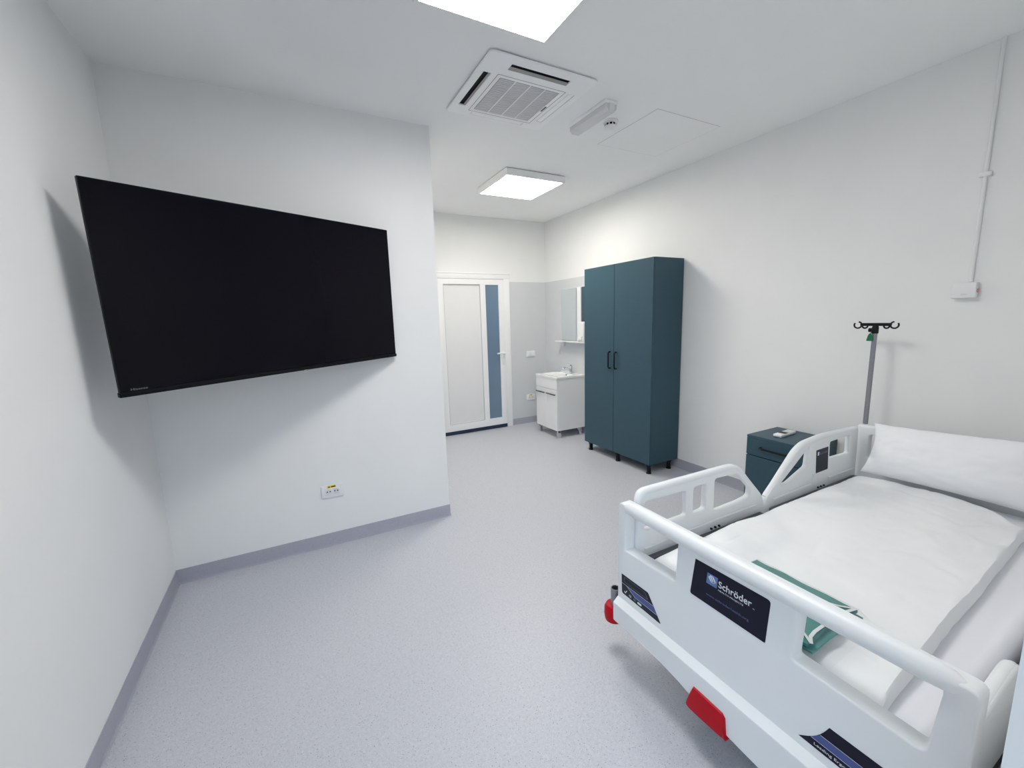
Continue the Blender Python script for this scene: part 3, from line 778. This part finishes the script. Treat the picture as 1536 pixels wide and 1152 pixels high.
head_holes = [[(2.905, 0.602), (2.985, 0.598), (3.155, 0.656), (3.166, 0.772)],
              [(3.380, 0.660), (3.374, 0.758), (3.594, 0.764), (3.600, 0.652)]]
r2 = rail('side_rail', head_out, [0.02, 0.03, 0.06, 0.06, 0.08, 0.03, 0.02], head_holes, 0.012, RY,
          [(2.798, 0.562), (3.049, 0.764), (3.105, 0.787), (3.29, 0.801), (3.68, 0.790)])
# grooves: raised ribs on the inner face of the rails
bm = B()
sweep(bm, [(1.95, RY - 0.015, 0.536), (2.35, RY - 0.016, 0.548), (2.70, RY - 0.015, 0.545)], 0.006, seg=8, ry=0.9); obj('rib', bm, M['bed'], r1, True)
bm = B()
sweep(bm, [(2.85, RY - 0.015, 0.540), (3.20, RY - 0.015, 0.545), (3.22, RY - 0.015, 0.60)], 0.006, seg=8); obj('rib', bm, M['bed'], r2, True)
bm = B()
sweep(bm, [(3.38, RY - 0.015, 0.548), (3.67, RY - 0.015, 0.545)], 0.006, seg=8); obj('rib', bm, M['bed'], r2, True)
# information sticker on the head rail, inner side (faces the mattress)
def HR(u, v, w): return (u, RY - 0.0152 - w, v)
bm = B(); plate(bm, rounded([(3.244, 0.600), (3.368, 0.602), (3.354, 0.737), (3.230, 0.735)], 0.004, 3), HR, 0.0006, 0, 0)
obj('rail_label', bm, M['charcoal'], r2, label='dark maker label')
bm = text_bm('Schr\u00f6der', 0.080, 0.014, bold=0.01); place(bm, lambda u, v, w: HR(3.268 + u, 0.704 + v, 0.0007 + w)); obj('lettering', bm, M['inkdim'], r2)
bm = B(); plate(bm, [(3.247, 0.702), (3.261, 0.702), (3.261, 0.722), (3.247, 0.722)], HR, 0.0003, 0.0007, 0); obj('emblem', bm, M['ink'], r2)
for rr, xa, xb in ((r1, 1.95, 2.74), (r2, 2.82, 3.68)):
    bm = B(); box(bm, xa, xb, 1.146, 1.1735, 0.455, 0.502, 0.003); obj('rail_track', bm, M['track'], rr, label='dark grey rail track')  # track colour also stands in for the dark gap beside the mattress
    for k in range(3):
        x = xa + (xb - xa) * (0.53 + 0.035 * k)
        bm = B(); cyl(bm, (x, 1.168, 0.512), (x, 1.1762, 0.512), 0.005, seg=14); obj('bolt', bm, M['charcoal'], rr, True)
# lowered rails on the window side
low_out = [(1.915, 0.44), (1.915, 0.648), (2.12, 0.676), (2.165, 0.668), (2.31, 0.53), (2.32, 0.44)]
r3 = rail('side_rail', low_out, [0.012, 0.02, 0.03, 0.03, 0.03, 0.02], [], 0.01, 0.225, [(1.925, 0.60), (1.925, 0.640), (2.12, 0.666), (2.158, 0.659), (2.295, 0.53)], t=0.030, rt=0.013)
r4 = rail('side_rail', [(2.37, 0.44), (2.38, 0.53), (2.52, 0.662), (2.58, 0.676), (3.62, 0.676), (3.64, 0.44)], [0.02, 0.03, 0.05, 0.04, 0.03, 0.02], [], 0.01, 0.225,
          [(2.395, 0.53), (2.53, 0.652), (2.58, 0.666), (3.61, 0.666)], t=0.030, rt=0.013)
for rr, xa, xb in ((r3, 1.92, 2.32), (r4, 2.37, 3.63)):
    bm = B(); box(bm, xa, xb, 0.214, 0.236, 0.396, 0.4395, 0.003); obj('rail_track', bm, M['black'], rr, label='black rail track')

# frame, deck, undercarriage
bm = B()
for y in (0.262, 1.150): box(bm, 1.905, 3.755, y - 0.016, y + 0.016, 0.283, 0.340, 0.004)
for x in (1.95, 2.8, 3.70): box(bm, x - 0.02, x + 0.02, 0.26, 1.15, 0.283, 0.33, 0.003)
obj('frame', bm, M['black'], bed, True, label='black steel frame')
bm = B(); box(bm, 1.925, 3.745, 0.285, 1.135, 0.342, 0.362, 0.006); obj('mattress_platform', bm, M['bedlow'], bed, True)
bm = B()
for y in (0.36, 1.06): box(bm, 2.10, 3.60, y - 0.025, y + 0.025, 0.13, 0.17, 0.004)
for x in (2.12, 3.58): box(bm, x - 0.025, x + 0.025, 0.34, 1.08, 0.13, 0.18, 0.004)
for x in (2.45, 3.25):
    for y in (0.45, 0.97): sweep(bm, [(x, y, 0.16), (x + 0.08, y, 0.30)], 0.018)
obj('undercarriage', bm, M['bedlow'], bed, True)
for x in (2.14, 3.56):
    for y in (0.36, 1.06):
        bm = B()
        box(bm, x - 0.018, x + 0.018, y - 0.012, y + 0.012, 0.085, 0.131, 0.003)
        for s in (-1, 1): box(bm, x - 0.02, x + 0.02, y + s * 0.020 - 0.003, y + s * 0.020 + 0.003, 0.045, 0.105, 0.003)
        box(bm, x - 0.02, x + 0.02, y - 0.022, y + 0.022, 0.098, 0.108, 0.002)
        ca = obj('castor', bm, M['bedlow'], bed, True)
        bm = B(); cyl(bm, (x, y - 0.015, 0.055), (x, y + 0.015, 0.055), 0.055, seg=28); obj('wheel', bm, M['blackm'], ca, True)
# rail carriers linking rails to the frame
for x in (2.10, 2.55, 3.0, 3.5):
    bm = B(); box(bm, x - 0.02, x + 0.02, 1.150, 1.186, 0.30, 0.46, 0.004); obj('rail_carrier', bm, M['steel'], bed, True)
for x in (2.05, 2.3, 2.75, 3.4):
    bm = B(); box(bm, x - 0.02, x + 0.02, 0.217, 0.262, 0.30, 0.394, 0.003); obj('rail_carrier', bm, M['steel'], bed, True)
# end brackets carrying the boards
for y in (0.32, 1.10):
    for xa, xb in ((1.895, 1.96), (3.72, 3.775)):
        bm = B(); box(bm, xa, xb, y - 0.02, y + 0.02, 0.288, 0.338, 0.003); obj('board_bracket', bm, M['steel'], bed, True)
# corner tube and red bumper at the foot end
for s, y in ((1, 1.278),):
    bm = B(); ringpipe(bm, (1.888, y, 0.168), (1.888, y, 0.318), 0.020, 0.0165); obj('pole_socket', bm, M['steel'], bed, True, label='open steel tube')
    bm = B(); cyl(bm, (1.888, y, 0.19), (1.888, y, 0.30), 0.0160, seg=20); obj('socket_lining', bm, M['blackm'], bed, True)
    bm = B(); lathe(bm, (1.888, y + 0.006, 0), [(0.030, 0.160), (0.040, 0.166), (0.044, 0.19), (0.043, 0.222), (0.036, 0.236), (0.0215, 0.240)], 28)
    obj('corner_bumper', bm, M['red'], bed, True, label='red corner bumper')
    bm = B(); box(bm, 1.886, 1.922, 1.16, y - 0.018, 0.322, 0.352, 0.003); box(bm, 1.886, 1.912, y - 0.040, y - 0.019, 0.24, 0.35, 0.003); obj('corner_bracket', bm, M['steel'], bed, True)

# ------------------------------------------------------------------ bedding
MZ = 0.500
bm = B(); box(bm, 1.928, 3.738, 0.288, 1.132, 0.363, MZ, 0.035, 5)
bmesh.ops.subdivide_edges(bm, edges=[e for e in bm.edges if e.calc_length() > 0.3], cuts=24, use_grid_fill=True)
for v in bm.verts:
    if v.co.z > MZ - 0.02:
        v.co.z += 0.003 * noise.noise(Vector((v.co.x * 4, v.co.y * 7, 0.3))) - 0.002
single('mattress', bm, M['sheet'], 'mattress in a white fitted sheet lying on the hospital bed', 'mattress', (2.83, 0.71, 0.363), True)

# duvet
def head_edge(y):
    t = min(max((y - 0.38) / 0.32, 0), 1)
    return 3.375 + 0.235 * math.sin(t * PI / 2) - 0.050 * max(0, (y - 0.95) / 0.17) ** 2
def right_edge(x):
    t = (x - 1.92) / 1.5
    return 0.368 + 0.078 * t + 0.008 * noise.noise(Vector((x * 3.1, 2.0, 0))) + 0.005 * noise.noise(Vector((x * 11.0, 5.0, 0)))
def duvet_mesh():
    bm = B(); NU, NV = 110, 70; top = []; bot = []
    for i in range(NU + 1):
        rt, rb = [], []
        for j in range(NV + 1):
            s = i / NU; t = j / NV
            t2 = 0.5 - 0.5 * math.cos(PI * t); s2 = 0.5 - 0.5 * math.cos(PI * s); t2 = 0.5 * t + 0.5 * t2; s2 = 0.5 * s + 0.5 * s2
            ya = right_edge(1.93 + 1.5 * s2); y = ya + (1.128 - ya) * t2
            xa, xb = 1.936, head_edge(y); x = xa + (xb - xa) * s2
            dr_ = y - ya; dl = 1.128 - y; dh = xb - x; df = x - xa
            def prof(d, r): return math.sqrt(max(0.0, 1 - (1 - min(d / r, 1)) ** 2))
            p = prof(dr_, 0.015) * prof(dl, 0.05) * prof(dh, 0.03) * prof(df, 0.07)
            wr = 0.009 * noise.noise(Vector((x * 3.0 + y * 2.0, y * 6.5 - x * 2.2, 1.7)))
            wr += 0.010 * noise.noise(Vector((x * 5.0 - y * 7.0, y * 3.0 + x * 1.5, 4.2))) * min(1, dr_ / 0.05)
            wr += 0.0032 * noise.noise(Vector((x * 19, y * 19, 9.1)))
            cr = noise.noise(Vector((x * 4.3 - y * 3.0, y * 5.1 + x * 2.0, 7.7))); wr -= 0.006 * max(0, 1 - abs(cr) / 0.06) * min(1, dr_ / 0.05)
            # soft puckers running in from the window-side hem near the head
            wr += 0.012 * math.sin((x * 1.0 + y * 0.9) * 22) * max(0, 1 - dr_ / 0.25) * min(1, dr_ / 0.04) * max(0, min(1, (x - 2.7) / 0.3))
            base = MZ + 0.0025
            T = 0.046 - 0.018 * max(0, 1 - df / 0.25)
            z = base + 0.004 + (T + wr) * p
            rt.append(bm.verts.new((x, y, z)))
            if 0 < i < NU and 0 < j < NV: rb.append(bm.verts.new((x, y, base + 0.0005)))
            else: rb.append(None)
        top.append(rt); bot.append(rb)
    for i in range(NU + 1):
        for j in range(NV + 1):
            if bot[i][j] is None: bot[i][j] = top[i][j]
    for i in range(NU):
        for j in range(NV):
            bm.faces.new((top[i][j], top[i + 1][j], top[i + 1][j + 1], top[i][j + 1]))
            f = (bot[i][j], bot[i][j + 1], bot[i + 1][j + 1], bot[i + 1][j])
            if len(set(f)) == 4 and not all(v in (top[i][j], top[i + 1][j], top[i + 1][j + 1], top[i][j + 1]) for v in f):
                bm.faces.new(f)
    return bm
dv = single('duvet', duvet_mesh(), M['duvet'], 'white quilted duvet spread over the hospital bed mattress', 'duvet', (2.7, 0.74, MZ), True)

# pillow leaning on the headboard
def pillow_mesh():
    bm = B(); NU, NV = 60, 44
    b = Vector((3.598, 0, 0.562)); t_ = Vector((3.722, 0, 0.852)); vdir = (t_ - b); hv = vdir.length / 2; vdir.normalize()
    cen = (b + t_) / 2 + Vector((0, 0.764, 0)); udir = Vector((0, -1, 0)); ndir = Vector((-vdir.z, 0, vdir.x))
    hu = 0.350
    def P(a, c, side):
        sx = 1 - 0.075 * (1 - c * c) * abs(a) ** 5; sv = 1 - 0.06 * (1 - a * a) * abs(c) ** 6
        th = 0.105 * (max(0, 1 - abs(a) ** 2.6) ** 0.62) * (max(0, 1 - abs(c) ** 2.6) ** 0.62)
        wr = 0.006 * noise.noise(Vector((a * 2.4 + 3, c * 2.4, 2.0 + side))) + 0.0035 * noise.noise(Vector((a * 7, c * 6, 5.0)))
        edge = min(1.0, (1 - abs(a)) / 0.15) * min(1.0, (1 - abs(c)) / 0.15)
        k = side * (th * (1.0 if side > 0 else 0.55)) + wr * edge
        rise = 0.022 * a
        fold = 0.004 * math.sin(a * 19) * (1 - edge)
        lean = Vector((0.0, 0.0, 0.0))
        return cen + udir * hu * a * sx + vdir * (hv * c * sv) + ndir * (k + fold) + Vector((0, 0, rise * (0.5 + 0.5 * c)))
    g = {}
    for side in (1, -1):
        for i in range(NU + 1):
            for j in range(NV + 1):
                a = -math.cos(PI * i / NU) * 0.5 + (2 * i / NU - 1) * 0.5; c = -math.cos(PI * j / NV) * 0.5 + (2 * j / NV - 1) * 0.5
                if side == -1 and (i in (0, NU) or j in (0, NV)): g[(side, i, j)] = g[(1, i, j)]; continue
                g[(side, i, j)] = bm.verts.new(P(a, c, side))
    for side in (1, -1):
        for i in range(NU):
            for j in range(NV):
                f = [g[(side, i, j)], g[(side, i + 1, j)], g[(side, i + 1, j + 1)], g[(side, i, j + 1)]]
                bm.faces.new(f if side == 1 else list(reversed(f)))
    return bm
single('pillow', pillow_mesh(), M['pillow'], 'plump white pillow leaning on the headboard of the bed', 'pillow', (3.62, 0.764, 0.57), True)

# folded teal linen in clear wrap
pk = thing('linen_packet', 'folded teal linen packet in clear wrap on duvet behind the footboard', 'linen packet', (2.06, 0.68, 0.55))
px0, px1, py0, py1 = 1.938, 2.190, 0.520, 0.850
def pz(x): return 0.5400 + (0.5580 - 0.5400) * min(1, max(0, (x - px0) / 0.10))
def PK(u, v, w):      # u 0..1 from far left (y high) to right (y low), v 0..1 from footboard to head
    x = px0 + (px1 - px0) * v; y = py1 + (py0 - py1) * u + 0.012 * (1 - v)
    return Vector((x, y, pz(x) + w))
def slab(u0, u1, w0_, w1_, nu=20, nv=12, nz=0.0):
    bm = B(); t, b = [], []
    for i in range(nu + 1):
        rt, rb = [], []
        for j in range(nv + 1):
            u = u0 + (u1 - u0) * i / nu; v = j / nv
            e_ = min(1.0, min(i, nu - i) / 1.5) * min(1.0, min(j, nv - j) / 1.5)
            mid = (w0_ + w1_) / 2; hh_ = (w1_ - w0_) / 2
            k = 0.55 + 0.45 * math.sqrt(max(0, e_))
            rt.append(bm.verts.new(PK(u, v, mid + hh_ * k + nz * noise.noise(Vector((u * 5, v * 4, 1))))))
            rb.append(bm.verts.new(PK(u, v, mid - hh_ * k)))
        t.append(rt); b.append(rb)
    for i in range(nu):
        for j in range(nv):
            bm.faces.new((t[i][j], t[i + 1][j], t[i + 1][j + 1], t[i][j + 1])); bm.faces.new((b[i][j], b[i][j + 1], b[i + 1][j + 1], b[i + 1][j]))
    for i in range(nu):
        bm.faces.new((t[i][0], b[i][0], b[i + 1][0], t[i + 1][0])); bm.faces.new((t[i][nv], t[i + 1][nv], b[i + 1][nv], b[i][nv]))
    for j in range(nv):
        bm.faces.new((t[0][j], t[0][j + 1], b[0][j + 1], b[0][j])); bm.faces.new((t[nu][j], b[nu][j], b[nu][j + 1], t[nu][j + 1]))
    return bm
obj('lower_fold', slab(0.0, 1.0, 0.003, 0.0145, nz=0.002), M['tealcloth'], pk, True)
obj('upper_fold', slab(0.0, 0.955, 0.0148, 0.030, nz=0.003), M['tealcloth'], pk, True)
def tape(path, wd_, z=0.0315):
    bm = B(); a, b, c, d = [], [], [], []
    pts = [Vector(PK(u, v, z)) for u, v in path]
    for i, p in enumerate(pts):
        t = (pts[min(i + 1, len(pts) - 1)] - pts[max(i - 1, 0)]); t.z = 0; t.normalize(); s = Vector((-t.y, t.x, 0)) * wd_ / 2
        a.append(bm.verts.new(p - s)); b.append(bm.verts.new(p + s)); c.append(bm.verts.new(p + s + Vector((0, 0, 0.0012)))); d.append(bm.verts.new(p - s + Vector((0, 0, 0.0012))))
    for i in range(len(pts) - 1):
        for A_, B_ in ((a, b), (b, c), (c, d), (d, a)): bm.faces.new((A_[i], A_[i + 1], B_[i + 1], B_[i]))
    bm.faces.new((a[0], b[0], c[0], d[0])); bm.faces.new((a[-1], d[-1], c[-1], b[-1]))
    return bm
obj('tape', tape([(0.50, 0.45), (0.62, 0.33), (0.74, 0.215), (0.87, 0.11), (0.975, 0.02)], 0.007), M['strap'], pk, label='white tie tape')
obj('tape', tape([(0.975, 0.02), (0.935, 0.10), (0.925, 0.20), (0.93, 0.34), (0.935, 0.6), (0.925, 0.80), (0.945, 0.96)], 0.009), M['strap'], pk, label='white tie tape')
obj('tape', tape([(0.55, 0.69), (0.72, 0.77), (0.855, 0.865), (0.94, 0.97)], 0.006), M['strap'], pk, label='white tie tape')
# clear wrap : loose bag over the packet, flattened tail past its right end
bm = B(); NU, NV = 34, 14; t, b = [], []
for i in range(NU + 1):
    rt, rb = [], []
    for j in range(NV + 1):
        u = -0.015 + 1.16 * i / NU; v = -0.03 + 1.08 * j / NV
        tail = max(0.0, (u - 0.98) / 0.16)
        h_ = 0.0365 * (1 - 0.78 * min(1, tail * 1.5)) * (0.35 + 0.65 * math.sqrt(min(1, min(i / 1.0, j / 1.0, (NV - j) / 1.0))))
        wob = 0.004 * noise.noise(Vector((u * 14, v * 9, 3))) * min(1, tail * 2)
        rt.append(bm.verts.new(PK(u, v, max(h_ + wob, 0.004)))); rb.append(bm.verts.new(PK(u, v, 0.0018)))
    t.append(rt); b.append(rb)
for i in range(NU):
    for j in range(NV):
        bm.faces.new((t[i][j], t[i + 1][j], t[i + 1][j + 1], t[i][j + 1]))
for i in range(NU):
    bm.faces.new((t[i][0], b[i][0], b[i + 1][0], t[i + 1][0])); bm.faces.new((t[i][NV], t[i + 1][NV], b[i + 1][NV], b[i][NV]))
for j in range(NV):
    bm.faces.new((t[0][j], t[0][j + 1], b[0][j + 1], b[0][j])); bm.faces.new((t[NU][j], b[NU][j], b[NU][j + 1], t[NU][j + 1]))
loose = [v for v in bm.verts if not v.link_faces]
bmesh.ops.delete(bm, geom=loose, context='VERTS')
obj('clear_wrap', bm, M['film'], pk, True, label='clear plastic wrap')

# ------------------------------------------------------------------ IV pole on the headboard corner
ivx, ivy = 3.800, 1.190
iv = thing('iv_pole', 'steel IV pole with black hooks rising from the head corner of the bed', 'IV pole', (ivx, ivy, 0.801))
bm = B(); cyl(bm, (ivx, ivy, 0.801), (ivx, ivy, 1.372), 0.0125, seg=24); obj('pole', bm, M['steel'], iv, True)
bm = B(); lathe(bm, (ivx, ivy, 0), [(0.0155, 1.352), (0.0165, 1.356), (0.0165, 1.385), (0.013, 1.400)], 24); obj('collar', bm, M['black'], iv, True)
bm = B(); cyl(bm, (ivx, ivy + 0.012, 1.372), (ivx, ivy + 0.030, 1.372), 0.012, seg=18); obj('knob', bm, M['black'], iv, True)
bm = B(); box(bm, ivx - 0.009, ivx + 0.009, ivy - 0.075, ivy + 0.075, 1.396, 1.414, 0.005); obj('cross_bar', bm, M['black'], iv, True)
for s in (-1, 1):
    for (c, r, a0, a1) in ((0.088, 0.019, 100, 395), (0.052, 0.013, 150, 385)):
        pts = []
        for k in range(17):
            a = math.radians(a0 + (a1 - a0) * k / 16)
            pts.append((ivx, ivy + s * (c + r * math.cos(a)), 1.402 + r * math.sin(a) - (0.0 if r > 0.015 else 0.006)))
        bm = B(); sweep(bm, pts, 0.0046, seg=8, up=Vector((1, 0, 0))); obj('hook', bm, M['black'], iv, True)
bm = B()
sweep(bm, [(ivx - 0.014, ivy + 0.012, 1.362), (ivx - 0.018, ivy + 0.015, 1.345)], 0.0025, seg=8)
loft(bm, [[(ivx - 0.0205, ivy + 0.015 + u, z), (ivx - 0.0165, ivy + 0.015 + u, z)] + [(ivx - 0.0165, ivy + 0.015 - u, z), (ivx - 0.0205, ivy + 0.015 - u, z)] for u, z in ((0.005, 1.352), (0.010, 1.340), (0.016, 1.312), (0.014, 1.308))])
obj('tag', bm, M['green'], iv, True, label='green hanging tag')

# ------------------------------------------------------------------ light from outside (overcast sky through the balcony opening)
w = bpy.data.worlds.new('World'); bpy.context.scene.world = w; w.use_nodes = True
bg = w.node_tree.nodes['Background']
wn, wl = w.node_tree.nodes, w.node_tree.links
tcw = wn.new('ShaderNodeTexCoord')
dt = wn.new('ShaderNodeVectorMath'); dt.operation = 'DOT_PRODUCT'; dt.inputs[1].default_value = (-0.66, -0.71, 0.24)   # bright side of the cloudy sky
wl.new(tcw.outputs['Generated'], dt.inputs[0])
rw = wn.new('ShaderNodeValToRGB'); e = rw.color_ramp.elements
e[0].position = 0.30; e[0].color = (0.16, 0.20, 0.25, 1)
e[1].position = 0.98; e[1].color = (2.9, 3.5, 4.1, 1)
wl.new(dt.outputs['Value'], rw.inputs['Fac'])
sx = wn.new('ShaderNodeSeparateXYZ'); wl.new(tcw.outputs['Generated'], sx.inputs[0])
gr_ = wn.new('ShaderNodeValToRGB'); e = gr_.color_ramp.elements                                    # ground below the horizon is darker
e[0].position = 0.0; e[0].color = (0.22, 0.22, 0.22, 1); e[1].position = 0.06; e[1].color = (1, 1, 1, 1)
wl.new(sx.outputs['Z'], gr_.inputs['Fac'])
mxw = wn.new('ShaderNodeMix'); mxw.data_type = 'RGBA'; mxw.blend_type = 'MULTIPLY'; mxw.inputs[0].default_value = 1.0
wl.new(rw.outputs['Color'], mxw.inputs[6]); wl.new(gr_.outputs['Color'], mxw.inputs[7])
wl.new(mxw.outputs[2], bg.inputs['Color']); bg.inputs['Strength'].default_value = 0.68
pd = bpy.data.lights.new('sky_portal', 'AREA'); pd.shape = 'RECTANGLE'; pd.size = 1.58; pd.size_y = 2.38
pd.cycles.is_portal = True
po = bpy.data.objects.new('sky_portal', pd); C.objects.link(po); po.location = (0.80, YO, 1.20); po.rotation_euler = (math.radians(90), 0, 0)

# ------------------------------------------------------------------ camera
cam = bpy.data.cameras.new('camera'); cam.sensor_width = 36.0; cam.lens = 36.0 * 623.8825 / 1536.0
cam.clip_start = 0.02; cam.clip_end = 100
co = bpy.data.objects.new('camera', cam); C.objects.link(co)
r_ = Vector((0.88317694, -0.46816614, -0.02861734)); u_ = Vector((0.09756506, 0.12368946, 0.98751303)); f_ = Vector((0.4587805, 0.87494079, -0.15491633))
mw = Matrix((( r_.x, u_.x, -f_.x, 0.73288585), (r_.y, u_.y, -f_.y, 0.0), (r_.z, u_.z, -f_.z, 1.5), (0, 0, 0, 1)))
co.matrix_world = mw
sc = bpy.context.scene
sc.camera = co
sc.view_settings.view_transform = 'Standard'; sc.view_settings.look = 'None'
sc.view_settings.exposure = -0.13; sc.view_settings.gamma = 1.0; sc.view_settings.use_curve_mapping = False
try:
    sc.cycles.use_denoising = True
    sc.cycles.diffuse_bounces = 8; sc.cycles.max_bounces = 12; sc.cycles.transparent_max_bounces = 12
    sc.cycles.caustics_reflective = False; sc.cycles.caustics_refractive = False
    sc.cycles.sample_clamp_indirect = 8.0
except Exception: pass
